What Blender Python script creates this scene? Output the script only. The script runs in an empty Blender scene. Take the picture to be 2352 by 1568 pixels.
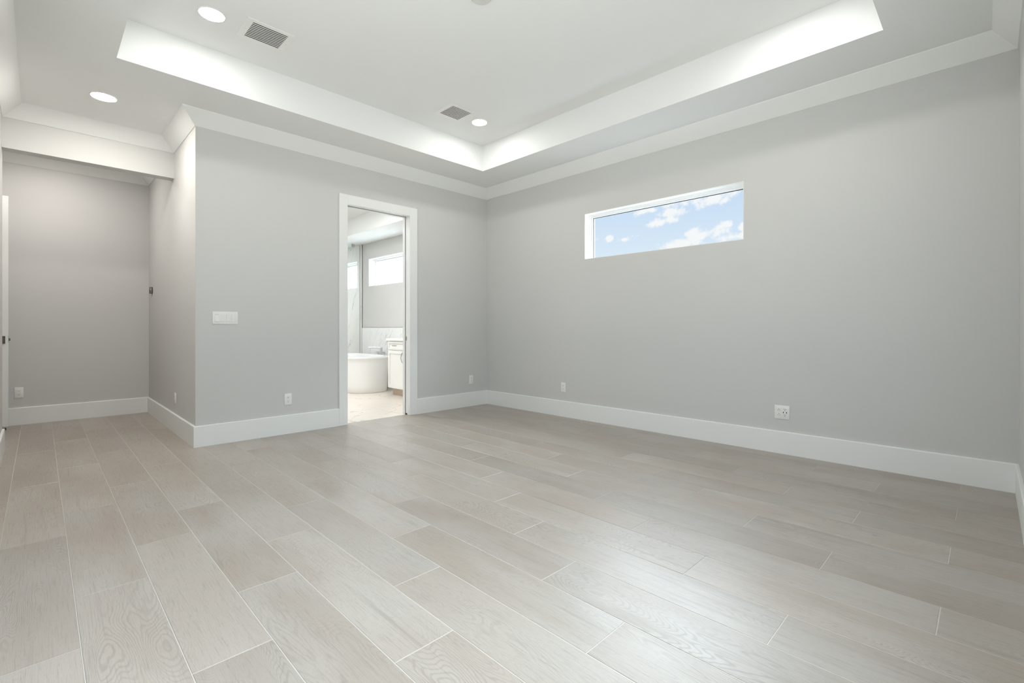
import bpy, bmesh, math, random
from mathutils import Vector, Matrix
random.seed(7)
SC = bpy.context.scene
COL = SC.collection
PI = math.pi

# ------------------------------------------------------------------ camera
F, YAW, HOR = 1090.0, math.radians(44.9), 752.5
CAM = Vector((-4.492, -5.015, 1.072))
cd = bpy.data.cameras.new('camera')
cam = bpy.data.objects.new('camera', cd)
COL.objects.link(cam)
cam.location = CAM
cam.rotation_euler = (PI / 2, 0, -YAW + 0.0)
cd.sensor_width = 36.0
cd.lens = F / 2352.0 * 36.0
cd.shift_y = -(784.0 - HOR) / 2352.0
cd.clip_start = 0.02
SC.camera = cam
SC.view_settings.view_transform = 'Standard'
SC.view_settings.look = 'None'
SC.view_settings.gamma = 1.0
SC.view_settings.use_curve_mapping = False
SC.view_settings.exposure = 0.0
SC.cycles.use_denoising = True
SC.cycles.max_bounces = 14
SC.cycles.diffuse_bounces = 9
SC.cycles.transparent_max_bounces = 12
SC.cycles.sample_clamp_indirect = 6.0
SC.cycles.caustics_reflective = False
SC.cycles.caustics_refractive = False

LAMP = 116.0          # radiance of the bedroom downlight lenses
LAMP_COL = (1.0, 0.985, 0.955)
FILL_GLOW = 3.3            # sky radiance added behind and left of the camera to light the room


# ------------------------------------------------------------------ nodes
class NT:
    def __init__(s, tree):
        s.t = tree; s.n = tree.nodes; s.l = tree.links
    def add(s, typ, **kw):
        nd = s.n.new(typ)
        for k, v in kw.items():
            setattr(nd, k, v)
        return nd
    def put(s, sock, v):
        if v is None: return
        if isinstance(v, bpy.types.NodeSocket): s.l.new(v, sock)
        else:
            if isinstance(v, (tuple, list)) and len(v) == 3 and sock.type == 'RGBA': v = (*v, 1)
            sock.default_value = v
    def math(s, op, a, b=None, c=None, clamp=False):
        nd = s.add('ShaderNodeMath', operation=op); nd.use_clamp = clamp
        for i, v in enumerate((a, b, c)):
            if v is not None: s.put(nd.inputs[i], v)
        return nd.outputs[0]
    def vmath(s, op, a, b=None):
        nd = s.add('ShaderNodeVectorMath', operation=op)
        s.put(nd.inputs[0], a)
        if b is not None: s.put(nd.inputs[1], b)
        return nd.outputs['Value'] if op in ('LENGTH', 'DOT_PRODUCT') else nd.outputs[0]
    def noise(s, vec, scale, detail=2.0, rough=0.5, dist=0.0):
        nd = s.add('ShaderNodeTexNoise')
        s.put(nd.inputs['Vector'], vec)
        nd.inputs['Scale'].default_value = scale
        nd.inputs['Detail'].default_value = detail
        nd.inputs['Roughness'].default_value = rough
        nd.inputs['Distortion'].default_value = dist
        return nd.outputs['Fac']
    def ramp(s, f, lo, hi, a=0.0, b=1.0, smooth=True):
        nd = s.add('ShaderNodeMapRange')
        if smooth: nd.interpolation_type = 'SMOOTHSTEP'
        s.put(nd.inputs['Value'], f)
        s.put(nd.inputs['From Min'], lo); s.put(nd.inputs['From Max'], hi)
        s.put(nd.inputs['To Min'], a); s.put(nd.inputs['To Max'], b)
        return nd.outputs['Result']
    def mix(s, f, a, b, blend='MIX'):
        nd = s.add('ShaderNodeMix', data_type='RGBA', blend_type=blend)
        s.put(nd.inputs[0], f); s.put(nd.inputs[6], a); s.put(nd.inputs[7], b)
        return nd.outputs[2]
    def xyz(s, v):
        nd = s.add('ShaderNodeSeparateXYZ'); s.put(nd.inputs[0], v); return nd.outputs
    def comb(s, x, y, z):
        nd = s.add('ShaderNodeCombineXYZ')
        for i, v in enumerate((x, y, z)): s.put(nd.inputs[i], v)
        return nd.outputs[0]
    def bump(s, h, strength, dist=0.001, normal=None):
        nd = s.add('ShaderNodeBump')
        s.put(nd.inputs['Height'], h)
        nd.inputs['Strength'].default_value = strength
        nd.inputs['Distance'].default_value = dist
        if normal is not None: s.put(nd.inputs['Normal'], normal)
        return nd.outputs[0]


# ------------------------------------------------------------------ world
def make_world():
    w = bpy.data.worlds.new('sky'); SC.world = w
    w.use_nodes = True
    t = NT(w.node_tree); t.n.clear()
    out = t.add('ShaderNodeOutputWorld')
    bg = t.add('ShaderNodeBackground')
    t.l.new(bg.outputs[0], out.inputs[0])
    tc = t.add('ShaderNodeTexCoord')
    d = t.vmath('NORMALIZE', tc.outputs['Generated'])
    x, y, z = t.xyz(d)
    # clear sky: pale near the horizon, bluer higher up
    el = t.ramp(z, 0.02, 0.75)
    low = t.mix(t.ramp(z, 0.10, 0.28, smooth=False), (0.80, 0.91, 0.98), (0.68, 0.81, 0.965))
    sky = t.mix(el, low, (0.36, 0.56, 0.92))
    # cumulus towards +X, gnomonic coordinates a = y/x, b = z/x
    xs = t.math('MAXIMUM', x, 0.05)
    a = t.math('DIVIDE', y, xs); b = t.math('DIVIDE', z, xs)
    p = t.comb(a, b, 0.0)
    warp = t.noise(p, 30.0, 6.0, 0.6)
    blobs = [(0.46, 0.285, 0.10, 0.022), (0.405, 0.272, 0.045, 0.020), (0.385, 0.262, 0.016, 0.012), (0.50, 0.258, 0.030, 0.012),
             (0.525, 0.240, 0.040, 0.012), (0.56, 0.272, 0.030, 0.008), (0.662, 0.221, 0.014, 0.009),
             (0.622, 0.213, 0.020, 0.007), (0.715, 0.222, 0.020, 0.010), (0.48, 0.182, 0.085, 0.012),
             (0.42, 0.196, 0.050, 0.014), (0.45, 0.206, 0.030, 0.012), (0.376, 0.213, 0.011, 0.007),
             (0.345, 0.200, 0.012, 0.010), (0.36, 0.185, 0.060, 0.010),
             (0.15, 0.25, 0.12, 0.03), (0.05, 0.18, 0.15, 0.02), (0.85, 0.28, 0.08, 0.03), (1.0, 0.18, 0.12, 0.02),
             (-0.3, 0.30, 0.18, 0.04), (0.7, 0.40, 0.20, 0.04)]
    acc = None
    for (ca, cb, ra, rb) in blobs:
        q = t.vmath('LENGTH', t.vmath('MULTIPLY', t.vmath('SUBTRACT', p, (ca, cb, 0)), (1 / ra, 1 / rb, 0)))
        v = t.math('SUBTRACT', 1.0, t.math('MULTIPLY', q, 0.55))
        acc = v if acc is None else t.math('MAXIMUM', acc, v)
    c1 = t.ramp(t.math('ADD', acc, t.math('MULTIPLY', t.math('SUBTRACT', warp, 0.5), 2.0)), 0.36, 0.80)
    c1 = t.math('MULTIPLY', c1, t.ramp(x, 0.1, 0.25))
    sky = t.mix(c1, sky, (0.97, 0.98, 0.985))
    # added fill: brighter sky behind and left of the camera (-Y, -X)
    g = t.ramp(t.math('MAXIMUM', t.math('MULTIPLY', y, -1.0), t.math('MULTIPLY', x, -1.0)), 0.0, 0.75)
    sky = t.mix(g, sky, (0.86 * FILL_GLOW, 0.95 * FILL_GLOW, 1.04 * FILL_GLOW))
    # added bright high sky on the window wall side, for the floor highlight
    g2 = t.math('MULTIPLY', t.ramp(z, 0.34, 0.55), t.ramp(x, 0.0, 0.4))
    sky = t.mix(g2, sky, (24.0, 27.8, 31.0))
    # ground half: pale, with brightness added behind the camera to lift the ceilings
    gnd = t.mix(g, (0.75, 0.75, 0.70), (1.55 * FILL_GLOW, 1.55 * FILL_GLOW, 1.52 * FILL_GLOW))
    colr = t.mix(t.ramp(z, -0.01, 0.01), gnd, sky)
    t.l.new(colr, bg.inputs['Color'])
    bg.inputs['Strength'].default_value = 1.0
    w.cycles.sampling_method = 'MANUAL'
    w.cycles.sample_map_resolution = 1024
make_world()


def portal(name, loc, rot, sx, sy):      # guides sky sampling through an opening, adds no light
    l = bpy.data.lights.new(name, 'AREA'); l.shape = 'RECTANGLE'; l.size = sx; l.size_y = sy
    l.cycles.is_portal = True
    o = bpy.data.objects.new(name, l); COL.objects.link(o); o.location = loc; o.rotation_euler = rot
portal('portal_added_near_window', (-3.0, -5.36, 1.6), (PI / 2, 0, 0), 2.4, 1.5)
portal('portal_added_left_window', (-4.9, -2.9, 1.55), (0, -PI / 2, 0), 1.5, 2.4)
portal('portal_window', (0.22, -2.58, 2.13), (0, PI / 2, 0), 0.53, 1.76)
portal('portal_bath_window', (0.22, 2.6, 2.13), (0, PI / 2, 0), 0.53, 1.76)


# ------------------------------------------------------------------ materials
def mat(name, color=(0.8, 0.8, 0.8), rough=0.5, metal=0.0, spec=0.5, fn=None, **kw):
    m = bpy.data.materials.new(name); m.use_nodes = True
    t = NT(m.node_tree)
    b = m.node_tree.nodes['Principled BSDF']
    b.inputs['Base Color'].default_value = (*color, 1)
    b.inputs['Roughness'].default_value = rough
    b.inputs['Metallic'].default_value = metal
    b.inputs['Specular IOR Level'].default_value = spec
    for k, v in kw.items():
        b.inputs[k.replace('_', ' ')].default_value = v
    if fn: fn(t, b)
    return m

def geo_pos(t):
    return t.add('ShaderNodeNewGeometry').outputs['Position']

def f_paint(strength, scale=170.0, var=0.012):
    def fn(t, b):
        p = geo_pos(t)
        n = t.noise(p, scale, 3.0, 0.55)
        t.l.new(t.bump(n, strength, 0.0012), b.inputs['Normal'])
        base = tuple(b.inputs['Base Color'].default_value[:3])
        big = t.noise(p, 1.3, 3.0, 0.5)
        c = t.mix(big, tuple(c * (1 - var) for c in base), tuple(min(1, c * (1 + var)) for c in base))
        t.l.new(c, b.inputs['Base Color'])
    return fn

M_WALL = mat('grey wall paint', (0.60, 0.60, 0.585), 0.75, spec=0.25, fn=f_paint(0.25))
M_CEIL = mat('white ceiling paint', (0.80, 0.81, 0.80), 0.85, spec=0.2, fn=f_paint(0.22, 140))
M_TRIM = mat('white trim paint', (0.80, 0.81, 0.795), 0.38, spec=0.4, fn=f_paint(0.05, 40, 0.004))
M_PLASTIC = mat('white plastic', (0.80, 0.80, 0.775), 0.35, fn=f_paint(0.02, 300, 0.003))
M_COVER = mat('off white matte plastic', (0.66, 0.66, 0.635), 0.6, fn=f_paint(0.02, 300, 0.003))
M_SLOT = mat('dark slot', (0.02, 0.02, 0.02), 0.6, fn=f_paint(0.02, 300, 0.05))
M_DARK = mat('dark void', (0.035, 0.035, 0.033), 0.9, fn=f_paint(0.02, 50, 0.05))
M_VINYL = mat('white vinyl', (0.84, 0.85, 0.85), 0.35, fn=f_paint(0.02, 60, 0.003))
M_GASKET = mat('black gasket', (0.02, 0.022, 0.024), 0.7, fn=f_paint(0.05, 200, 0.05))

def f_brush(t, b):
    p = t.vmath('MULTIPLY', geo_pos(t), (60, 60, 900))
    n = t.noise(p, 1.0, 2.0)
    t.l.new(t.ramp(n, 0.2, 0.8, 0.18, 0.34), b.inputs['Roughness'])
M_CHROME = mat('brushed chrome', (0.60, 0.60, 0.60), 0.22, 1.0, fn=f_brush)
M_BRONZE = mat('dark nickel', (0.16, 0.145, 0.125), 0.3, 1.0, fn=f_brush)
M_STEEL = mat('steel', (0.42, 0.41, 0.38), 0.3, 1.0, fn=f_brush)
M_TUB = mat('white acrylic', (0.86, 0.865, 0.86), 0.16, fn=f_paint(0.01, 20, 0.003))
M_CAB = mat('white cabinet paint', (0.82, 0.82, 0.80), 0.35, fn=f_paint(0.03, 60, 0.004))
M_KICK = mat('beige toe kick', (0.50, 0.42, 0.34), 0.6, fn=f_paint(0.03, 30, 0.04))
M_QUARTZ = mat('white quartz', (0.86, 0.86, 0.85), 0.15, fn=f_paint(0.0, 20, 0.01))

def glass(name, tint, refl=1.0, rough=0.0):
    m = bpy.data.materials.new(name); m.use_nodes = True
    t = NT(m.node_tree); t.n.clear()
    out = t.add('ShaderNodeOutputMaterial')
    tr = t.add('ShaderNodeBsdfTransparent'); t.put(tr.inputs[0], tint)
    gl = t.add('ShaderNodeBsdfGlossy'); gl.inputs['Roughness'].default_value = rough
    fr = t.add('ShaderNodeFresnel'); fr.inputs['IOR'].default_value = 1.35
    mx = t.add('ShaderNodeMixShader')
    t.put(mx.inputs[0], t.math('MULTIPLY', fr.outputs[0], refl))
    t.l.new(tr.outputs[0], mx.inputs[1]); t.l.new(gl.outputs[0], mx.inputs[2])
    t.l.new(mx.outputs[0], out.inputs[0])
    return m
M_GLASS = glass('clear window glass', (0.97, 0.98, 0.98), 0.012)
M_SHOWER = glass('shower glass', (0.95, 0.965, 0.955), 0.6)

def frosted():
    m = bpy.data.materials.new('frosted glass'); m.use_nodes = True
    t = NT(m.node_tree); t.n.clear()
    out = t.add('ShaderNodeOutputMaterial')
    tl = t.add('ShaderNodeBsdfTranslucent'); tl.inputs[0].default_value = (0.97, 0.98, 0.98, 1)
    tr = t.add('ShaderNodeBsdfTransparent'); tr.inputs[0].default_value = (0.98, 0.98, 0.98, 1)
    n = t.noise(geo_pos(t), 30.0, 2.0)
    mx = t.add('ShaderNodeMixShader')
    t.put(mx.inputs[0], t.ramp(n, 0, 1, 0.52, 0.48))
    t.l.new(tl.outputs[0], mx.inputs[1]); t.l.new(tr.outputs[0], mx.inputs[2])
    t.l.new(mx.outputs[0], out.inputs[0])
    return m
M_FROST = frosted()

def emit(name, col, s):
    m = bpy.data.materials.new(name); m.use_nodes = True
    t = NT(m.node_tree); t.n.clear()
    out = t.add('ShaderNodeOutputMaterial'); e = t.add('ShaderNodeEmission')
    p = t.add('ShaderNodeTexCoord').outputs['Object']
    r = t.vmath('LENGTH', t.vmath('MULTIPLY', p, (1, 1, 0)))
    c = t.mix(t.ramp(r, 0.0, 0.09), tuple(min(1, v * 1.0) for v in col), tuple(v * 0.97 for v in col))
    t.l.new(c, e.inputs[0]); e.inputs[1].default_value = s
    t.l.new(e.outputs[0], out.inputs[0])
    return m
M_LENS = emit('lamp lens', LAMP_COL, LAMP)
M_LENS_HALL = emit('lamp lens warm', (1.0, 0.93, 0.88), LAMP * 2.2)
M_LENS_ALC = emit('lamp lens alcove', (1.0, 0.945, 0.89), LAMP * 2.3)
M_LENS_BATH_ADDED = emit('lamp lens bath added', (0.985, 0.99, 1.0), LAMP * 4.6)  # for the added, unseen bathroom lamps

def f_wood(t, b):
    pos = geo_pos(t)
    at = t.add('ShaderNodeAttribute'); at.attribute_name = 'rnd'
    r = t.xyz(at.outputs['Vector'])
    off = t.vmath('MULTIPLY', at.outputs['Vector'], (37.0, 61.0, 0.0))
    p = t.vmath('ADD', pos, off)
    # growth rings: contour lines of a stretched noise field (cathedrals, knots)
    pn = t.vmath('MULTIPLY', p, (7.0, 1.35, 1.0))
    field = t.noise(pn, 1.0, 1.6, 0.42, 0.35)
    wob = t.noise(t.vmath('MULTIPLY', p, (60, 14, 1)), 1.0, 2.0, 0.5)
    fw = t.math('ADD', t.math('MULTIPLY', field, t.math('ADD', 230.0, t.math('MULTIPLY', r[2], 200.0))), t.math('MULTIPLY', wob, 4.5))
    rings = t.math('SINE', fw)
    rings = t.ramp(rings, 0.0, 1.0)
    # how strongly the rings print on this part of the plank
    msk = t.ramp(t.noise(t.vmath('MULTIPLY', t.vmath('ADD', p, (11, 7, 0)), (2.6, 0.9, 1)), 1.0, 2.0, 0.5), 0.42, 0.70, 0.10, 1.0)
    # straight pores / streaks
    s1 = t.noise(t.vmath('MULTIPLY', p, (210, 7, 1)), 1.0, 3.0, 0.6)
    s2 = t.noise(t.vmath('MULTIPLY', p, (520, 34, 1)), 1.0, 2.0, 0.65)
    s3 = t.noise(t.vmath('MULTIPLY', p, (26, 0.8, 1)), 1.0, 3.0, 0.55)
    knot = t.ramp(t.noise(t.vmath('MULTIPLY', p, (18, 7.5, 1)), 1.0, 2.0, 0.5), 0.70, 0.80)
    blot = t.noise(t.vmath('MULTIPLY', t.vmath('ADD', p, (3, 19, 0)), (3.4, 1.1, 1)), 1.0, 3.0, 0.55)
    c = t.mix(t.ramp(blot, 0.32, 0.68), (0.352, 0.296, 0.245), (0.415, 0.384, 0.344))
    # plank to plank tone
    c = t.mix(t.math('MULTIPLY', r[0], 0.55), c, (0.385, 0.345, 0.30))
    c = t.mix(1.0, c, t.comb(*(t.ramp(r[1], 0, 1, 0.92, 1.06, False),) * 3), 'MULTIPLY')
    dk = (0.22, 0.190, 0.160)
    c = t.mix(t.math('MULTIPLY', t.math('MULTIPLY', rings, msk), 0.46), c, dk)
    c = t.mix(t.ramp(s1, 0.50, 0.72, 0, 0.42), c, dk)
    c = t.mix(t.ramp(s2, 0.52, 0.74, 0, 0.42), c, dk)
    c = t.mix(t.ramp(s3, 0.56, 0.80, 0, 0.55), c, (0.245, 0.212, 0.18))
    c = t.mix(t.math('MULTIPLY', knot, 0.55), c, (0.20, 0.165, 0.14))
    t.l.new(c, b.inputs['Base Color'])
    rr = t.math('ADD', t.ramp(s1, 0.3, 0.8, 0.30, 0.39), t.math('MULTIPLY', s2, 0.06))
    t.l.new(rr, b.inputs['Roughness'])
    h = t.math('ADD', t.math('MULTIPLY', t.math('MULTIPLY', rings, msk), -0.5), t.math('MULTIPLY', s2, -0.9))
    t.l.new(t.bump(h, 0.35, 0.0010), b.inputs['Normal'])
M_WOOD = mat('whitewashed oak plank tile', (0.5, 0.46, 0.42), 0.38, spec=0.85, fn=f_wood)
M_GROUT = mat('pale grout', (0.60, 0.565, 0.52), 0.8, fn=f_paint(0.3, 400, 0.04))

def marble_nodes(t, b, base, vein, scale, stretch, joint=None, rough=0.12, slant=False):
    p = geo_pos(t)
    if slant:
        px, py, pz = t.xyz(p)
        al = t.math('ADD', t.math('MULTIPLY', py, -0.42), t.math('MULTIPLY', pz, 0.9))
        ac = t.math('ADD', t.math('MULTIPLY', py, 0.9), t.math('MULTIPLY', pz, 0.42))
        q = t.comb(px, t.math('MULTIPLY', ac, 1.9), t.math('MULTIPLY', al, 0.45))
    else:
        q = t.vmath('MULTIPLY', p, stretch)
    w = t.noise(q, scale * 0.8, 5.0, 0.6)
    q2 = t.vmath('ADD', q, t.comb(t.math('MULTIPLY', w, 0.9), t.math('MULTIPLY', w, -0.7), t.math('MULTIPLY', w, 0.5)))
    v1 = t.noise(q2, scale, 3.0, 0.5)
    ridge = t.math('ABSOLUTE', t.math('SUBTRACT', v1, 0.5))
    m1 = t.ramp(ridge, 0.0, 0.013, 0.9, 0.0)
    mask = t.ramp(t.noise(p, scale * 0.7, 2.0), 0.36, 0.56)
    v2 = t.noise(t.vmath('ADD', q2, (5, 9, 2)), scale * 2.2, 3.0)
    m2 = t.ramp(t.math('ABSOLUTE', t.math('SUBTRACT', v2, 0.5)), 0.0, 0.010, 0.35, 0.0)
    c = t.mix(t.math('MULTIPLY', t.math('MAXIMUM', m1, m2), mask), base, vein)
    cloud = t.noise(q, scale * 0.6, 4.0)
    c = t.mix(t.ramp(cloud, 0.35, 0.75, 0, 0.3), c, tuple(v * 0.86 for v in base))
    if joint:
        x, y, z = t.xyz(p)
        def line(c0, o, L):
            f = t.math('FRACT', t.math('DIVIDE', t.math('ADD', c0, 100.0 * L + o), L))
            return t.math('LESS_THAN', f, 0.003 / L)
        j = t.math('MAXIMUM', line(x, joint[0], joint[1]), line(y, joint[2], joint[3]))
        c = t.mix(t.math('MULTIPLY', j, 0.6), c, tuple(v * 0.6 for v in base))
    t.l.new(c, b.inputs['Base Color'])
    b.inputs['Roughness'].default_value = rough
M_MARBLE = mat('white marble slab', fn=lambda t, b: marble_nodes(t, b, (0.80, 0.81, 0.80), (0.44, 0.45, 0.45), 2.1, (1.0, 2.6, 0.8), slant=True))
M_MFLOOR = mat('cream marble floor', fn=lambda t, b: marble_nodes(t, b, (0.78, 0.715, 0.64), (0.42, 0.35, 0.30), 1.6, (1.3, 1.0, 1.0), (0.12, 0.6, 0.4, 1.2), 0.22))


# ------------------------------------------------------------------ mesh helpers
def box(bm, x0, x1, y0, y1, z0, z1, bev=0.0, seg=2, M=None):
    x0, x1 = min(x0, x1), max(x0, x1); y0, y1 = min(y0, y1), max(y0, y1); z0, z1 = min(z0, z1), max(z0, z1)
    v = [bm.verts.new(p) for p in ((x0, y0, z0), (x1, y0, z0), (x1, y1, z0), (x0, y1, z0), (x0, y0, z1), (x1, y0, z1), (x1, y1, z1), (x0, y1, z1))]
    fs = [bm.faces.new([v[i] for i in f]) for f in ((0, 3, 2, 1), (4, 5, 6, 7), (0, 1, 5, 4), (1, 2, 6, 5), (2, 3, 7, 6), (3, 0, 4, 7))]
    if M is not None:
        for q in v: q.co = M @ q.co
    if bev > 0:
        es = list({e for f in fs for e in f.edges})
        bmesh.ops.bevel(bm, geom=es, offset=bev, segments=seg, profile=0.5, affect='EDGES')
    return v

def cyl(bm, c, axis, r, h, seg=32, r2=None):
    """cylinder from point c along axis"""
    a = Vector(axis).normalized()
    u = a.orthogonal().normalized(); w = a.cross(u)
    r2 = r if r2 is None else r2
    c = Vector(c)
    A = [bm.verts.new(c + (u * math.cos(2 * PI * i / seg) + w * math.sin(2 * PI * i / seg)) * r) for i in range(seg)]
    B = [bm.verts.new(c + a * h + (u * math.cos(2 * PI * i / seg) + w * math.sin(2 * PI * i / seg)) * r2) for i in range(seg)]
    for i in range(seg):
        j = (i + 1) % seg
        bm.faces.new((A[i], A[j], B[j], B[i]))
    bm.faces.new(A[::-1]); bm.faces.new(B)

def lathe(bm, c, axis, prof, seg=40, cap0=True, cap1=True):
    """prof = [(radius, height along axis)]"""
    a = Vector(axis).normalized(); u = a.orthogonal().normalized(); w = a.cross(u); c = Vector(c)
    rings = [[bm.verts.new(c + a * h + (u * math.cos(2 * PI * i / seg) + w * math.sin(2 * PI * i / seg)) * max(r, 1e-5)) for i in range(seg)] for r, h in prof]
    for k in range(len(rings) - 1):
        for i in range(seg):
            j = (i + 1) % seg
            bm.faces.new((rings[k][i], rings[k][j], rings[k + 1][j], rings[k + 1][i]))
    if cap0: bm.faces.new(rings[0][::-1])
    if cap1: bm.faces.new(rings[-1])

def tube(bm, pts, r, seg=12):
    pts = [Vector(p) for p in pts]; rings = []
    ref = None
    for i, p in enumerate(pts):
        d = (pts[min(i + 1, len(pts) - 1)] - pts[max(i - 1, 0)]).normalized()
        if ref is None: ref = d.orthogonal().normalized()
        u = (ref - d * ref.dot(d)).normalized(); ref = u; w = d.cross(u)
        rings.append([bm.verts.new(p + (u * math.cos(2 * PI * k / seg) + w * math.sin(2 * PI * k / seg)) * r) for k in range(seg)])
    for a, b in zip(rings, rings[1:]):
        for k in range(seg):
            j = (k + 1) % seg
            bm.faces.new((a[k], a[j], b[j], b[k]))
    bm.faces.new(rings[0][::-1]); bm.faces.new(rings[-1])

def obj(name, bm, m, parent=None, smooth=False, origin=None, label=None):
    bmesh.ops.recalc_face_normals(bm, faces=bm.faces[:])
    me = bpy.data.meshes.new(name)
    if origin is not None:
        bmesh.ops.translate(bm, verts=bm.verts[:], vec=-Vector(origin))
    bm.to_mesh(me); bm.free()
    for mm in (m if isinstance(m, (list, tuple)) else [m]): me.materials.append(mm)
    if smooth:
        for p in me.polygons: p.use_smooth = True
    o = bpy.data.objects.new(name, me); COL.objects.link(o)
    if parent is not None: o.parent = parent
    if origin is not None: o.location = origin
    if label: o['label'] = label
    return o

def soft(o, ang=35):
    for p in o.data.polygons: p.use_smooth = True
    try: o.data.set_sharp_from_angle(angle=math.radians(ang))
    except Exception: pass
    return o

def struct(name, bm, m, parent=None, **kw):
    o = obj(name, bm, m, parent, **kw)
    if parent is None: o['kind'] = 'structure'
    return o

def empty(name, loc, label=None, cat=None, group=None, rot=(0, 0, 0)):
    o = bpy.data.objects.new(name, None); COL.objects.link(o); o.location = loc; o.rotation_euler = rot
    o.empty_display_size = 0.05
    if label: o['label'] = label
    if cat: o['category'] = cat
    if group: o['group'] = group
    return o

def copy_tree(o, parent=None):
    c = o.copy(); COL.objects.link(c)
    if parent is not None: c.parent = parent
    for ch in [k for k in KIDS.get(o.name, [])]:
        copy_tree(ch, c)
    return c
KIDS = {}
def reg(parent, *ch):
    KIDS.setdefault(parent.name, []).extend(ch)

def new(): return bmesh.new()

def sweep(bm, pts, prof, closed=False):
    """sweep a profile [(offset to the left of travel, z)] along a floor path with mitred corners"""
    n = len(pts); P = [Vector((p[0], p[1])) for p in pts]; rings = []
    for i in range(n):
        dp = (P[i] - P[i - 1]).normalized() if (closed or i > 0) else None
        dn = (P[(i + 1) % n] - P[i]).normalized() if (closed or i < n - 1) else None
        if dp is None: nv = Vector((-dn.y, dn.x))
        elif dn is None: nv = Vector((-dp.y, dp.x))
        else:
            a = Vector((-dp.y, dp.x)); b = Vector((-dn.y, dn.x)); nv = (a + b) / (1 + a.dot(b))
        rings.append([bm.verts.new((P[i].x + nv.x * o, P[i].y + nv.y * o, z)) for o, z in prof])
    m = len(prof)
    for i in range(n if closed else n - 1):
        A, B = rings[i], rings[(i + 1) % n]
        for k in range(m):
            j = (k + 1) % m
            bm.faces.new((A[k], A[j], B[j], B[k]))
    if not closed:
        bm.faces.new(rings[0][::-1]); bm.faces.new(rings[-1])

# ------------------------------------------------------------------ dimensions (metres)
W, L = 4.72, 5.155            # bedroom
ZS, ZT = 3.0, 3.305           # soffit / tray ceiling
AX, AY = -3.5, 2.55           # alcove side wall x, hall back wall y
BY0, BY1, BZ = 0.945, 1.07, 2.62   # header beam
TI = 0.62                     # soffit width
WT = 0.20                     # exterior wall
DX0, DX1, DZ = -2.075, -1.275, 2.44    # bathroom doorway
HX = -6.6                     # far side of the hall
WIN = (-3.461, -1.704, 1.867, 2.392)
BW1 = (1.64, 3.397, 1.867, 2.392)
BW2 = (3.837, 5.0, 1.867, 2.392)
BATH_X, BATH_Y, BATH_Z = -3.38, 5.3, 2.70

# ------------------------------------------------------------------ floor
def floor():
    bm = new()
    lay = bm.loops.layers.float_color.new('rnd')
    Wd, Ln = 0.2355, 1.2112
    ph = {0: -0.446, 1: -0.041, 2: -0.853}
    g, bv, z = 0.0012, 0.0016, 0.0
    for k in range(-9, 20):
        xa, xb = -4.628 + Wd * k, -4.628 + Wd * (k + 1)
        ymin = -L - 0.05 if xb > -W - 0.2 else 0.2
        ymax = 0.07 if xa > AX + 0.01 else AY + 0.03
        xb = min(xb, 0.012)
        y = ph[k % 3] - Ln * 6
        while y < ymax:
            ya, yb = max(y, ymin), min(y + Ln, ymax)
            y += Ln
            if yb - ya < 0.02: continue
            rnd = (random.random(), random.random(), random.random(), 1)
            a = [(xa + g, ya + g), (xb - g, ya + g), (xb - g, yb - g), (xa + g, yb - g)]
            c = [(xa + g + bv, ya + g + bv), (xb - g - bv, ya + g + bv), (xb - g - bv, yb - g - bv), (xa + g + bv, yb - g - bv)]
            lo = [bm.verts.new((q[0], q[1], z - 0.003)) for q in a]
            mi = [bm.verts.new((q[0], q[1], z - 0.0010)) for q in a]
            hi = [bm.verts.new((q[0], q[1], z)) for q in c]
            fs = [bm.faces.new(hi)]
            for i in range(4):
                j = (i + 1) % 4
                fs.append(bm.faces.new((lo[i], lo[j], mi[j], mi[i])))
                fs.append(bm.faces.new((mi[i], mi[j], hi[j], hi[i])))
            for f in fs:
                for lp in f.loops: lp[lay] = rnd
    n0 = len(bm.faces)
    box(bm, -W - 0.2, 0.012, -L - 0.05, 0.07, -0.12, -0.0012)
    box(bm, HX - 0.1, AX + 0.1, 0.07, AY + 0.03, -0.12, -0.0012)
    box(bm, HX - 0.1, -W - 0.2, 0.2, 0.07, -0.12, -0.0012)
    bm.faces.ensure_lookup_table()
    for f in bm.faces[n0:]: f.material_index = 1
    struct('floor', bm, [M_WOOD, M_GROUT])
    bm = new()
    box(bm, BATH_X, 0.0, 0.07, BATH_Y, -0.12, -0.0005)
    struct('floor_bathroom', bm, M_MFLOOR)
floor()

# ------------------------------------------------------------------ walls
def wall_with_holes(bm, axis, a0, a1, t0, t1, z0, z1, holes):
    """axis 'x': wall runs along x, thickness t0..t1 in y; holes (lo, hi, zlo, zhi)"""
    def b(p0, p1, q0, q1):
        if p1 - p0 < 1e-6 or q1 - q0 < 1e-6: return
        if axis == 'x': box(bm, p0, p1, t0, t1, q0, q1)
        else: box(bm, t0, t1, p0, p1, q0, q1)
    cur = a0
    for (h0, h1, zl, zh) in sorted(holes):
        b(cur, h0, z0, z1); b(h0, h1, z0, zl); b(h0, h1, zh, z1); cur = h1
    b(cur, a1, z0, z1)

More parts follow.
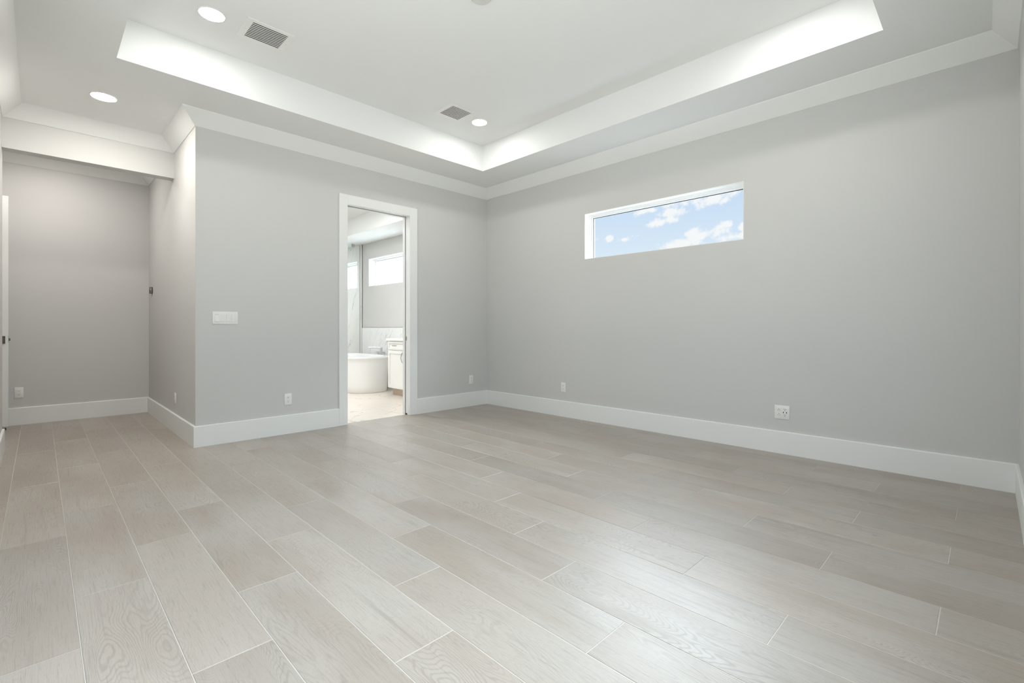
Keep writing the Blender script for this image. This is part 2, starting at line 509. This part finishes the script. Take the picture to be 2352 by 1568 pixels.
ZW = 3.45
bm = new(); wall_with_holes(bm, 'y', -L - 0.2, BATH_Y + 0.15, 0.0, WT, -0.12, ZW, [WIN, BW1, BW2]); struct('wall_right', bm, M_WALL)
bm = new(); wall_with_holes(bm, 'x', AX, 0.0, 0.0, 0.13, 0.0, ZS, [(DX0 - 0.02, DX1 + 0.02, 0.0, DZ + 0.02)]); struct('wall_back', bm, M_WALL)
bm = new(); box(bm, AX, BATH_X, 0.13, AY + 0.12, 0.0, ZS); struct('wall_alcove_side', bm, M_WALL)
bm = new(); box(bm, HX, AX, AY, AY + 0.12, 0.0, ZS); struct('wall_alcove_back', bm, M_WALL)
bm = new(); box(bm, -W, AX, BY0, BY1, BZ, ZS); struct('wall_alcove_header', bm, M_WALL)
LW = (-4.1, -1.7, 0.8, 2.3)        # opening for the added, unseen window in the left wall, beside the camera
bm = new(); wall_with_holes(bm, 'y', -L, BY1, -W - 0.12, -W, 0.0, ZS, [LW]); struct('wall_left', bm, M_WALL)
SL = (-4.2, -1.8, 0.85, 2.35)      # opening for the added, unseen wide window behind the camera
bm = new(); wall_with_holes(bm, 'x', -W - 0.12, 0.0, -L - 0.2, -L, 0.0, ZW, [SL]); struct('wall_near', bm, M_WALL)
bm = new(); box(bm, HX - 0.12, HX, BY1 - 0.12, AY + 0.12, 0.0, ZS); box(bm, HX, -W - 0.12, BY1 - 0.12, BY1, 0.0, ZS); struct('wall_hall_left', bm, M_WALL)
bm = new(); box(bm, BATH_X - 0.12, 0.0, BATH_Y, BATH_Y + 0.15, 0.0, ZS + 0.1); box(bm, BATH_X - 0.12, BATH_X, AY + 0.12, BATH_Y, 0.0, ZS + 0.1)
struct('wall_bathroom_back', bm, M_WALL)

# ceilings
bm = new()
t = 0.10
x0, x1, y0, y1 = -W, 0.0, -L, 0.0
tx0, tx1, ty0, ty1 = x0 + TI, x1 - TI, y0 + TI, y1 - TI
box(bm, x0 - 0.12, tx0, y0, y1, ZS, ZT + t); box(bm, tx1, x1, y0, y1, ZS, ZT + t)
box(bm, tx0, tx1, y0, ty0, ZS, ZT + t); box(bm, tx0, tx1, ty1, y1, ZS, ZT + t)
box(bm, tx0, tx1, ty0, ty1, ZT, ZT + t)
box(bm, HX - 0.12, AX, y1, AY + 0.12, ZS, ZT + t)
struct('ceiling', bm, M_CEIL)
bm = new()
bx0, bx1, by0, by1, bzt = -2.78, -0.60, 0.75, 3.2, 3.0
box(bm, BATH_X, bx0, 0.13, BATH_Y, BATH_Z, bzt + t); box(bm, bx1, 0.0, 0.13, BATH_Y, BATH_Z, bzt + t)
box(bm, bx0, bx1, 0.13, by0, BATH_Z, bzt + t); box(bm, bx0, bx1, by1, BATH_Y, BATH_Z, bzt + t)
box(bm, bx0, bx1, by0, by1, bzt, bzt + t)
struct('ceiling_bathroom', bm, M_CEIL)

# crown moulding (flat sprung cove) and baseboards
CROWN = [(0.0, 2.880), (0.007, 2.880), (0.009, 2.884), (0.119, 2.9935), (0.122, 3.0), (0.0, 3.0)]
bm = new()
sweep(bm, [(0, -L), (0, 0), (AX, 0), (AX, BY0), (-W, BY0), (-W, -L)], CROWN, closed=True)
struct('trim_1', bm, M_TRIM)
bm = new()
sweep(bm, [(AX, BY1), (AX, AY), (HX, AY), (HX, BY1)], CROWN, closed=True)
struct('trim_2', bm, M_TRIM)
BASE = [(0, 0), (0.016, 0), (0.016, 0.184), (0.014, 0.188), (0.011, 0.190), (0, 0.190)]
CW = 0.095
def base(name, pts):
    bm = new()
    # build the mitred path and keep one straight run: neighbours supply the mitre
    sweep(bm, pts, BASE)
    return struct(name, bm, M_TRIM)
base('baseboard_right', [(-0.0, -L), (0, 0), (DX1 + CW + 0.012, 0)])
base('baseboard_back', [(DX0 - CW, 0), (AX, 0), (AX, AY), (HX, AY)])
base('baseboard_left', [(-W, BY1 - 0.001), (-W, -L), (-0.017, -L)])

# ------------------------------------------------------------------ bathroom doorway
def casing(name, y, side):
    bm = new()
    s = side
    x0, x1, z1 = DX0, DX1, DZ
    th = 0.018
    def leg(a0, a1, q0, q1): box(bm, a0, a1, y, y + s * th, q0, q1, 0.0025)
    leg(x0 - CW, x0, 0, z1 + 0.105); leg(x1, x1 + CW + 0.012, 0, z1 + 0.105); leg(x0 - 0.0005, x1 + 0.0005, z1, z1 + 0.105)
    return struct(name, bm, M_TRIM)
casing('trim_3', 0.0, -1)
casing('trim_4', 0.13, 1)
bm = new()       # jamb lining with the pocket slots on the right
box(bm, DX0 - 0.02, DX0, 0, 0.13, 0, DZ)
box(bm, DX0 - 0.02, DX1 + 0.02, 0, 0.048, DZ, DZ + 0.02); box(bm, DX0 - 0.02, DX1 + 0.02, 0.10, 0.13, DZ, DZ + 0.02)
box(bm, DX1, DX1 + 0.02, 0, 0.046, 0, DZ, 0.0015); box(bm, DX1, DX1 + 0.02, 0.102, 0.13, 0, DZ, 0.0015)
struct('trim_5', bm, M_TRIM)
bm = new(); box(bm, DX1 + 0.014, DX1 + 0.0195, 0.046, 0.102, 0.001, DZ); box(bm, DX0, DX1 + 0.014, 0.048, 0.10, DZ + 0.012, DZ + 0.0195)  # dark liner, puts the shade inside the pocket slots into colour
struct('pocket_shade_liner', bm, M_DARK)
d1 = empty('door_1', (DX1 + 0.004, 0.068, 0.0)); d1['kind'] = 'structure'
bm = new(); box(bm, 0.0, 0.016, -0.014, 0.014, 0.012, DZ, 0.002); obj('door_slab', bm, M_TRIM, d1)
bm = new(); box(bm, -0.003, 0.001, -0.0075, 0.0075, 0.915, 0.965, 0.001); obj('edge_pull', bm, M_STEEL, d1)
bm = new(); box(bm, -0.012, 0.012, -0.012, 0.012, 0.0, 0.016, 0.002); obj('floor_guide', bm, M_SLOT, d1)

# open door standing in the hall beyond the beam
d2 = empty('door_2', (-4.722, 2.29, 0.0)); d2['kind'] = 'structure'
bm = new(); box(bm, -0.80, 0.0, 0.0, 0.042, 0.03, 2.462, 0.002)
obj('door_slab', bm, M_TRIM, d2)
bm = new(); box(bm, -0.082, -0.022, -0.009, 0.0, 0.905, 0.985, 0.002); h1 = obj('handle', bm, M_BRONZE, d2)
bm = new(); cyl(bm, (-0.055, -0.004, 0.945), (0, -1, 0), 0.010, 0.045, 16); box(bm, -0.17, -0.045, -0.058, -0.044, 0.936, 0.954, 0.004); obj('lever', bm, M_BRONZE, h1)
bm = new(); box(bm, -0.006, 0.002, 0.008, 0.034, 0.915, 0.985, 0.001); box(bm, 0.0, 0.014, 0.014, 0.028, 0.935, 0.962, 0.002); obj('latch', bm, M_BRONZE, d2)
# its rubber bumper on the floor
bs = empty('door_stop', (-4.752, 2.262, 0.0), 'small dark rubber door stop on the floor below the open white hall door', 'door stop')
bm = new(); cyl(bm, (0, 0, 0), (0, 0, 1), 0.016, 0.022, 20); soft(obj('rubber_bumper', bm, M_SLOT, bs))
bm = new(); cyl(bm, (0, 0, 0.022), (0, 0, 1), 0.009, 0.005, 16, 0.006); soft(obj('cap', bm, M_STEEL, bs))

# ------------------------------------------------------------------ windows
def window(name, y0, y1, z0, z1, pane_mat, black=True):
    w = empty(name, (0.0, (y0 + y1) / 2, z0)); w['kind'] = 'structure'
    cy = (y0 + y1) / 2
    hy = (y1 - y0) / 2; hz = z1 - z0
    def frame(bm, ins, fw, xa, xb, bev=0.0015):
        a, b, c, d = -hy + ins, hy - ins, max(0.0, ins * 0.3 - 0.001), hz - ins
        fb = min(fw, 0.008)
        box(bm, xa, xb, a, b, c, c + fb, bev); box(bm, xa, xb, a, b, d - fw, d, bev)
        box(bm, xa, xb, a, a + fw, c + fb, d - fw, bev); box(bm, xa, xb, b - fw, b, c + fb, d - fw, bev)
    bm = new(); q = 0.004      # white drywall return lining
    box(bm, 0.0005, 0.08, -hy, hy, 0, q); box(bm, 0.0005, 0.08, -hy, hy, hz - q, hz)
    box(bm, 0.0005, 0.08, -hy, -hy + q, q, hz - q); box(bm, 0.0005, 0.08, hy - q, hy, q, hz - q)
    obj('window_return', bm, M_TRIM, w)
    bm = new(); frame(bm, 0.0, 0.022, 0.08, 0.155); frame(bm, 0.0225, 0.014, 0.098, 0.15)
    obj('window_frame', bm, M_VINYL, w)
    bm = new(); frame(bm, 0.0368, 0.0045, 0.118, 0.128, 0.0); obj('gasket', bm, M_GASKET, w)
    bm = new(); box(bm, 0.122, 0.127, -hy + 0.037, hy - 0.037, 0.012, hz - 0.037); obj('pane', bm, pane_mat, w)
    return w
window('window_1', *WIN, M_GLASS)
window('window_2', *BW1, M_FROST)
window('window_3', *BW2, M_FROST)
w5 = empty('added_window_left', (-W - 0.06, (LW[0] + LW[1]) / 2, LW[2])); w5['kind'] = 'structure'  # added window, unseen, lets in sky to light the right wall
hh = (LW[1] - LW[0]) / 2
bm = new()
box(bm, -0.05, 0.03, -hh, hh, 0, 0.04, 0.002); box(bm, -0.05, 0.03, -hh, hh, 1.46, 1.5, 0.002)
for yy in (-hh, -0.02, hh - 0.04): box(bm, -0.05, 0.03, yy, yy + 0.04, 0.04, 1.46, 0.002)
obj('window_frame', bm, M_VINYL, w5)
for a, b in ((-hh + 0.04, -0.02), (0.02, hh - 0.04)):
    bm = new(); box(bm, -0.012, -0.007, a, b, 0.04, 1.46); obj('pane', bm, M_GLASS, w5)
w4 = empty('added_window_near', ((SL[0] + SL[1]) / 2, -L - 0.1, SL[2])); w4['kind'] = 'structure'  # added window, unseen, stands in for the light from behind the camera
hw = (SL[1] - SL[0]) / 2
bm = new()
box(bm, -hw, hw, -0.03, 0.05, 0, 0.04, 0.002); box(bm, -hw, hw, -0.03, 0.05, 1.46, 1.5, 0.002)
for xx in (-hw, -0.02, hw - 0.04): box(bm, xx, xx + 0.04, -0.03, 0.05, 0.04, 1.46, 0.002)
obj('window_frame', bm, M_VINYL, w4)
for a, b in ((-hw + 0.04, -0.02), (0.02, hw - 0.04)):
    bm = new(); box(bm, a, b, 0.007, 0.012, 0.04, 1.46); obj('pane', bm, M_GLASS, w4)

# ------------------------------------------------------------------ recessed lights
def downlight(x, y, z, lens_mat, label, group=None, r=0.078):
    o = empty('recessed_light', (x, y, z), label, 'ceiling light', group)
    bm = new()
    lathe(bm, (0, 0, 0), (0, 0, -1), [(r + 0.009, -0.0), (r + 0.009, 0.002), (r + 0.006, 0.004), (r + 0.002, 0.005), (r, 0.003), (r, 0.0)], 56)
    soft(obj('trim_ring', bm, M_PLASTIC, o))
    bm = new(); lathe(bm, (0, 0, 0), (0, 0, -1), [(r - 0.0005, 0.0005), (r - 0.0005, 0.0035), (r * 0.6, 0.0048), (0.001, 0.0052)], 56)
    soft(obj('lens', bm, lens_mat, o))
    return o
G = 'recessed downlights'
downlight(-3.62, -1.11, ZT, M_LENS, 'round recessed downlight in the tray ceiling beside the larger left air vent', G)
downlight(-1.10, -1.11, ZT, M_LENS, 'round recessed downlight in the tray ceiling beside the small vent near the far corner', G)
downlight(-4.11, 0.20, ZS, M_LENS_ALC, 'round recessed downlight in the lower soffit in front of the alcove beam', G, 0.082)
downlight(-1.10, -4.06, ZT, M_LENS, 'round recessed downlight in the tray ceiling near the right end, out of the picture', G)
downlight(-3.62, -4.06, ZT, M_LENS, 'round recessed downlight in the tray ceiling above the viewer, out of the picture', G)
downlight(-4.42, 1.75, ZS, M_LENS_HALL, 'round recessed downlight in the hall ceiling hidden behind the beam', G)
downlight(-1.7, 1.3, 3.0, M_LENS_BATH_ADDED, 'added round recessed downlight in the bathroom tray ceiling nearest the doorway, hidden above it', G)  # unseen lamp added to brighten the bathroom
downlight(-2.35, 2.5, 3.0, M_LENS_BATH_ADDED, 'added round recessed downlight in the bathroom tray ceiling on the tub side, hidden by the wall', G)  # second unseen lamp added for bathroom brightness
downlight(-1.5, 4.55, 2.7, M_LENS_BATH_ADDED, 'added round recessed downlight in the shower ceiling behind the glass screen, hidden by the wall', G)  # unseen lamp added to brighten the shower marble

# ------------------------------------------------------------------ ceiling vents
def vent(cx, cy, sx, sy, ix, iy, label, n=10):
    o = empty('air_vent', (cx, cy, ZT), label, 'vent', 'ceiling air vents')
    bm = new(); f = 0.006
    def ringbox(a, b, c, d, z0, z1):  # outer sx,sy / inner ix,iy
        box(bm, a, b, c, d, z0, z1, 0.0015)
    box(bm, -sx / 2, sx / 2, iy / 2, sy / 2, -f, 0, 0.002); box(bm, -sx / 2, sx / 2, -sy / 2, -iy / 2, -f, 0, 0.002)
    box(bm, -sx / 2, -ix / 2, -iy / 2, iy / 2, -f, 0, 0.002); box(bm, ix / 2, sx / 2, -iy / 2, iy / 2, -f, 0, 0.002)
    obj('frame', bm, M_PLASTIC, o)
    bm = new(); box(bm, -ix / 2 - 0.002, ix / 2 + 0.002, -iy / 2 - 0.002, iy / 2 + 0.002, -0.0012, -0.0004); obj('backing', bm, M_DARK, o)
    for k in range(n):
        y = -iy / 2 + (k + 0.62) * iy / n
        bm = new()
        M = Matrix.Translation((0, y, -0.0062)) @ Matrix.Rotation(math.radians(7), 4, 'X')
        box(bm, -ix / 2, ix / 2, -0.0062, 0.0062, -0.0007, 0.0007, 0.0, M=M)
        obj('slat', bm, M_PLASTIC, o)
    for s in (-1, 1):
        bm = new(); cyl(bm, (s * (ix + sx) / 4, 0, -f), (0, 0, -1), 0.004, 0.001, 12)
        obj('screw', bm, M_COVER, o)
    return o
vent(-3.262, -1.117, 0.335, 0.30, 0.243, 0.226, 'larger looking white slatted air vent in the tray ceiling beside the left downlight')
vent(-1.428, -1.105, 0.325, 0.30, 0.238, 0.226, 'white slatted air vent in the tray ceiling left of the downlight by the far corner')

o = empty('ceiling_cap', (-2.38, -2.60, ZT), 'round off-white ceiling cap at the tray centre, cut off by the top edge', 'ceiling cap')
bm = new(); lathe(bm, (0, 0, 0), (0, 0, -1), [(0.070, 0.0), (0.070, 0.010), (0.064, 0.016), (0.03, 0.019), (0.001, 0.02)], 56); soft(obj('cover_plate', bm, M_COVER, o))
bm = new(); lathe(bm, (0, 0, -0.0195), (0, 0, -1), [(0.010, 0.0), (0.010, 0.003), (0.006, 0.004)], 20); soft(obj('centre_plug', bm, M_COVER, o))

# ------------------------------------------------------------------ outlets and switches (local: x across, -y out of the wall, z up)
def rrect(bm, cx, cz, w, h, y0, y1, bev=0.001):
    box(bm, cx - w / 2, cx + w / 2, y0, y1, cz - h / 2, cz + h / 2, bev)

def duplex(parent, cx, flip=False, usb=False):
    bm = new(); rrect(bm, cx, 0, 0.034, 0.067, -0.0082, -0.004, 0.0012); s = obj('socket', bm, M_PLASTIC, parent); res = [s]
    def fin(bm, nm='slot'):
        sl = obj(nm, bm, M_SLOT, s); res.append(sl); reg(s, sl)
    for zc in (0.0195 if not usb else 0.024, -0.0195 if not usb else -0.024):
        f = -1 if flip else 1
        q = -f * 0.0065
        bm = new(); cyl(bm, (cx, -0.0087, zc + q), (0, 1, 0), 0.0026 if not usb else 0.0030, 0.001, 14); fin(bm)
        for sx, hh in ((-0.0065, 0.0085), (0.0065, 0.007)):
            bm = new(); rrect(bm, cx + sx, zc + f * 0.004, 0.0022 if not usb else 0.0032, hh, -0.0087, -0.0078, 0); fin(bm)
    if usb:
        for sx in (-0.0115, 0.0115):
            bm = new(); rrect(bm, cx + sx, 0.0, 0.0060, 0.0130, -0.0088, -0.0078, 0); fin(bm, 'usb_port')
    reg(parent, s)
    return res

def plate(parent, w, h=0.116):
    bm = new(); rrect(bm, 0, 0, w, h, -0.006, 0.0, 0.0028); p = obj('plate', bm, M_PLASTIC, parent); reg(parent, p); soft(p, 30)

def outlet(loc, rotz, label, flip=False):
    o = empty('wall_outlet', loc, label, 'outlet', 'single wall outlets', (0, 0, rotz))
    plate(o, 0.071); duplex(o, 0.0, flip)
    return o
o1 = outlet((-2.703, 0, 0.347), 0, 'white duplex outlet on the back wall between the alcove corner and the bathroom doorway')
def place(loc, rz, label, flip=None):
    c = copy_tree(o1); c.location = loc; c.rotation_euler = (0, 0, rz); c['label'] = label
    return c
place((-0.289, 0, 0.363), 0, 'small white outlet on the back wall between the bathroom doorway and the far corner')
place((0, -1.39, 0.353), -PI / 2, 'small white outlet on the window wall, the one nearer the far corner')
place((AX, 0.868, 0.347), -PI / 2, 'white outlet seen edge-on on the alcove side wall')
place((-4.65, AY, 0.355), 0, 'white outlet on the alcove back wall beside the open door')
o = empty('double_outlet', (0, -3.774, 0.352), 'square two-gang white outlet with dark charging ports on the window wall', 'outlet', None, (0, 0, -PI / 2))
plate(o, 0.116); duplex(o, -0.023, True); duplex(o, 0.023, False, True)

o = empty('light_switch', (-3.264, 0, 1.1645), 'wide white four-gang switch plate on the wall beside the alcove corner', 'light switch')
plate(o, 0.208)
for i, cx in enumerate((-0.069, -0.023, 0.023, 0.069)):
    bm = new(); rrect(bm, cx, 0, 0.0345, 0.068, -0.0063, -0.0058, 0); obj('surround', bm, M_COVER, o)
    bm = new()
    ang = math.radians((-7.5, 0.8, 3.5, 3.0)[i])
    M = Matrix.Translation((cx, -0.0078, 0)) @ Matrix.Rotation(ang, 4, 'X')
    box(bm, -0.0158, 0.0158, -0.002, 0.0022, -0.0325, 0.0325, 0.001, M=M)
    r = obj('rocker', bm, M_PLASTIC, o)
    if i == 1:
        for zc in (0.018, 0.008, -0.010):
            bm = new(); rrect(bm, cx, zc, 0.018, 0.0012, -0.0106, -0.0096, 0); obj('marking', bm, M_COVER, r)

o = empty('thermostat', (AX, 2.285, 1.533), 'small round dark metal thermostat at the back of the alcove side wall', 'thermostat')
bm = new(); lathe(bm, (0, 0, 0), (-1, 0, 0), [(0.036, 0.0), (0.040, 0.004), (0.042, 0.012), (0.042, 0.024)], 48); soft(obj('ring', bm, M_STEEL, o))
bm = new(); lathe(bm, (-0.024, 0, 0), (-1, 0, 0), [(0.042, 0.0), (0.0415, 0.003), (0.038, 0.005), (0.001, 0.0055)], 48); soft(obj('glass_face', bm, M_BRONZE, o))
bm = new(); lathe(bm, (0, 0, 0), (-1, 0, 0), [(0.044, 0.0), (0.044, 0.003)], 48); obj('back_plate', bm, M_SLOT, o)

# ------------------------------------------------------------------ bathroom
# marble cladding (structure): shower wall full height with a window hole, wainscot lower down
bm = new(); wall_with_holes(bm, 'y', 3.648, BATH_Y, -0.014, 0.0, 0.0, BATH_Z, [BW2]); box(bm, BATH_X, -0.014, BATH_Y - 0.014, BATH_Y, 0, BATH_Z)
struct('wall_shower', bm, M_MARBLE)
bm = new(); box(bm, -0.012, 0.0, 0.15, 3.642, 0.0, 1.072); struct('wall_wainscot', bm, M_MARBLE)
bm = new(); box(bm, -0.016, 0.0, 3.642, 3.648, 0.0, BATH_Z); box(bm, -0.0125, 0.0, 0.15, 3.642, 1.072, 1.077); struct('trim_6', bm, M_STEEL)

o = empty('shower_screen', (-1.0, 3.72, 0), 'frameless clear glass shower screen between the bathtub and the marble shower', 'shower screen')
bm = new(); box(bm, -0.8, 0.98, -0.005, 0.005, 0.01, 2.69); obj('glass_panel', bm, M_SHOWER, o)
for (px, pz) in ((0.84, 2.672), (-0.55, 2.672), (0.84, 0.025), (-0.55, 0.025)):
    bm = new(); box(bm, px - 0.028, px + 0.028, -0.014, 0.014, pz - 0.024, pz + 0.027, 0.002); obj('clamp', bm, M_CHROME, o)
bm = new(); box(bm, 0.975, 0.984, -0.007, 0.007, 0.01, 2.69); obj('wall_channel', bm, M_CHROME, o)

def tub():
    o = empty('bathtub', (-0.545, 2.86, 0), 'white freestanding oval bathtub seen through the bathroom doorway', 'bathtub')
    seg = 96
    def ring(bm, a, b, z, n=2.5):
        vs = []
        for i in range(seg):
            th = 2 * PI * i / seg; c, s = math.cos(th), math.sin(th)
            vs.append(bm.verts.new((a * math.copysign(abs(c) ** (2 / n), c), b * math.copysign(abs(s) ** (2 / n), s), z)))
        return vs
    def skin(bm, rings):
        for A, B in zip(rings, rings[1:]):
            for i in range(seg):
                j = (i + 1) % seg; bm.faces.new((A[i], A[j], B[j], B[i]))
    bm = new()
    R = [ring(bm, *q) for q in ((0.392, 0.732, 0.0), (0.400, 0.740, 0.006), (0.407, 0.747, 0.10), (0.418, 0.758, 0.30), (0.430, 0.770, 0.48), (0.434, 0.774, 0.548), (0.440, 0.780, 0.556), (0.443, 0.783, 0.566),
                              (0.443, 0.783, 0.582), (0.438, 0.778, 0.589), (0.424, 0.764, 0.590))]
    skin(bm, R); bm.faces.new(R[0][::-1])
    R2 = [R[-1]] + [ring(bm, *q) for q in ((0.37, 0.705, 0.590), (0.362, 0.697, 0.586), (0.355, 0.685, 0.56), (0.33, 0.64, 0.32), (0.29, 0.57, 0.17), (0.22, 0.47, 0.13), (0.05, 0.15, 0.125))]
    skin(bm, R2); bm.faces.new(R2[-1])
    soft(obj('tub_shell', bm, M_TUB, o), 50)
    bm = new(); lathe(bm, (0, 0, 0.126), (0, 0, 1), [(0.035, 0), (0.035, 0.003), (0.02, 0.005)], 28); obj('drain', bm, M_CHROME, o)
tub()

def faucet():
    o = empty('tub_faucet', (-0.136, 2.69, 0.590), 'chrome square spout tub faucet with two handles on the bathtub rim', 'faucet')
    bm = new(); box(bm, -0.020, 0.020, -0.018, 0.018, 0, 0.128, 0.003); box(bm, -0.026, 0.026, -0.024, 0.024, 0, 0.006, 0.002); obj('body', bm, M_CHROME, o)
    bm = new(); M = Matrix.Translation((0.012, 0, 0.128)) @ Matrix.Rotation(math.radians(3), 4, 'Y') @ Matrix.Rotation(math.radians(-34), 4, 'Z')
    box(bm, -0.225, 0.0, -0.018, 0.018, -0.020, 0.0, 0.003, M=M); obj('spout', bm, M_CHROME, o)
    for s in (-1, 1):
        bm = new(); box(bm, -0.019, 0.019, s * 0.1 - 0.019, s * 0.1 + 0.019, 0, 0.038, 0.003); hd = obj('handle', bm, M_CHROME, o)
        bm = new(); box(bm, -0.055, 0.02, s * 0.1 - 0.009, s * 0.1 + 0.009, 0.044, 0.052, 0.002); cyl(bm, (0, s * 0.1, 0.036), (0, 0, 1), 0.008, 0.01, 16); obj('lever', bm, M_CHROME, hd)
faucet()

def vanity():
    X0 = -0.515; Y1 = 1.805; Y0 = 0.30
    o = empty('vanity_cabinet', (-0.26, (Y0 + Y1) / 2, 0), 'white shaker vanity cabinet with drawers and doors beside the bathtub', 'cabinet')
    oy = (Y0 + Y1) / 2
    def B(name, m, *q, bev=0.002, par=None):
        bm = new(); box(bm, q[0] + 0.26, q[1] + 0.26, q[2] - oy, q[3] - oy, q[4], q[5], bev); return obj(name, bm, m, par or o)
    B('carcass', M_CAB, X0 + 0.02, -0.013, Y0, Y1, 0.11, 0.868)
    B('toe_kick', M_KICK, X0 + 0.075, -0.02, Y0 + 0.01, Y1 - 0.03, 0.0, 0.11)
    n = 3; w = (Y1 - Y0) / n
    for i in range(n):
        a, b = Y0 + w * i + 0.003, Y0 + w * (i + 1) - 0.003
        for kind, z0, z1 in (('drawer', 0.722, 0.855), ('door', 0.115, 0.712)):
            fr = 0.05 if kind == 'door' else 0.032
            bm = new()
            def q(ya, yb, za, zb, xa=X0, xb=X0 + 0.02, bev=0.0015): box(bm, xa + 0.26, xb + 0.26, ya - oy, yb - oy, za, zb, bev)
            q(a, a + fr, z0, z1); q(b - fr, b, z0, z1); q(a + fr, b - fr, z0, z0 + fr); q(a + fr, b - fr, z1 - fr, z1)
            q(a + fr - 0.001, b - fr + 0.001, z0 + fr - 0.001, z1 - fr + 0.001, X0 + 0.011, X0 + 0.019, 0)
            p = obj(kind, bm, M_CAB, o)
            bm = new(); x = X0 + 0.26
            cy = (a + b) / 2 - oy
            if kind == 'drawer':
                zc = (z0 + z1) / 2
                cy = b - oy - 0.20
                pts = [(x + 0.002, cy - 0.05, zc), (x - 0.02, cy - 0.045, zc), (x - 0.028, cy, zc), (x - 0.02, cy + 0.045, zc), (x + 0.002, cy + 0.05, zc)]
            else:
                yy = a + 0.028 - oy if False else b - 0.225 - oy
                yy = a + 0.065 - oy
                zc = z1 - 0.105
                pts = [(x + 0.002, yy, zc - 0.075)] + [(x - 0.006 - 0.024 * math.sin(PI * k / 8), yy, zc - 0.075 + 0.15 * k / 8) for k in range(9)] + [(x + 0.002, yy, zc + 0.075)]
            tube(bm, pts, 0.005, 10); soft(obj('handle', bm, M_STEEL, p))
    c = empty('vanity_countertop', (-0.26, oy, 0.868), 'white quartz countertop lying on the bathroom vanity cabinet', 'countertop')
    bm = new(); box(bm, X0 - 0.02 + 0.26, -0.013 + 0.26, Y0 - oy - 0.005, Y1 + 0.035 - oy, 0.0, 0.032, 0.003); obj('slab', bm, M_QUARTZ, c)
    bm = new(); box(bm, -0.033 + 0.26, -0.013 + 0.26, Y0 - oy, Y1 - oy, 0.032, 0.10, 0.002); obj('splashback', bm, M_QUARTZ, c)
vanity()
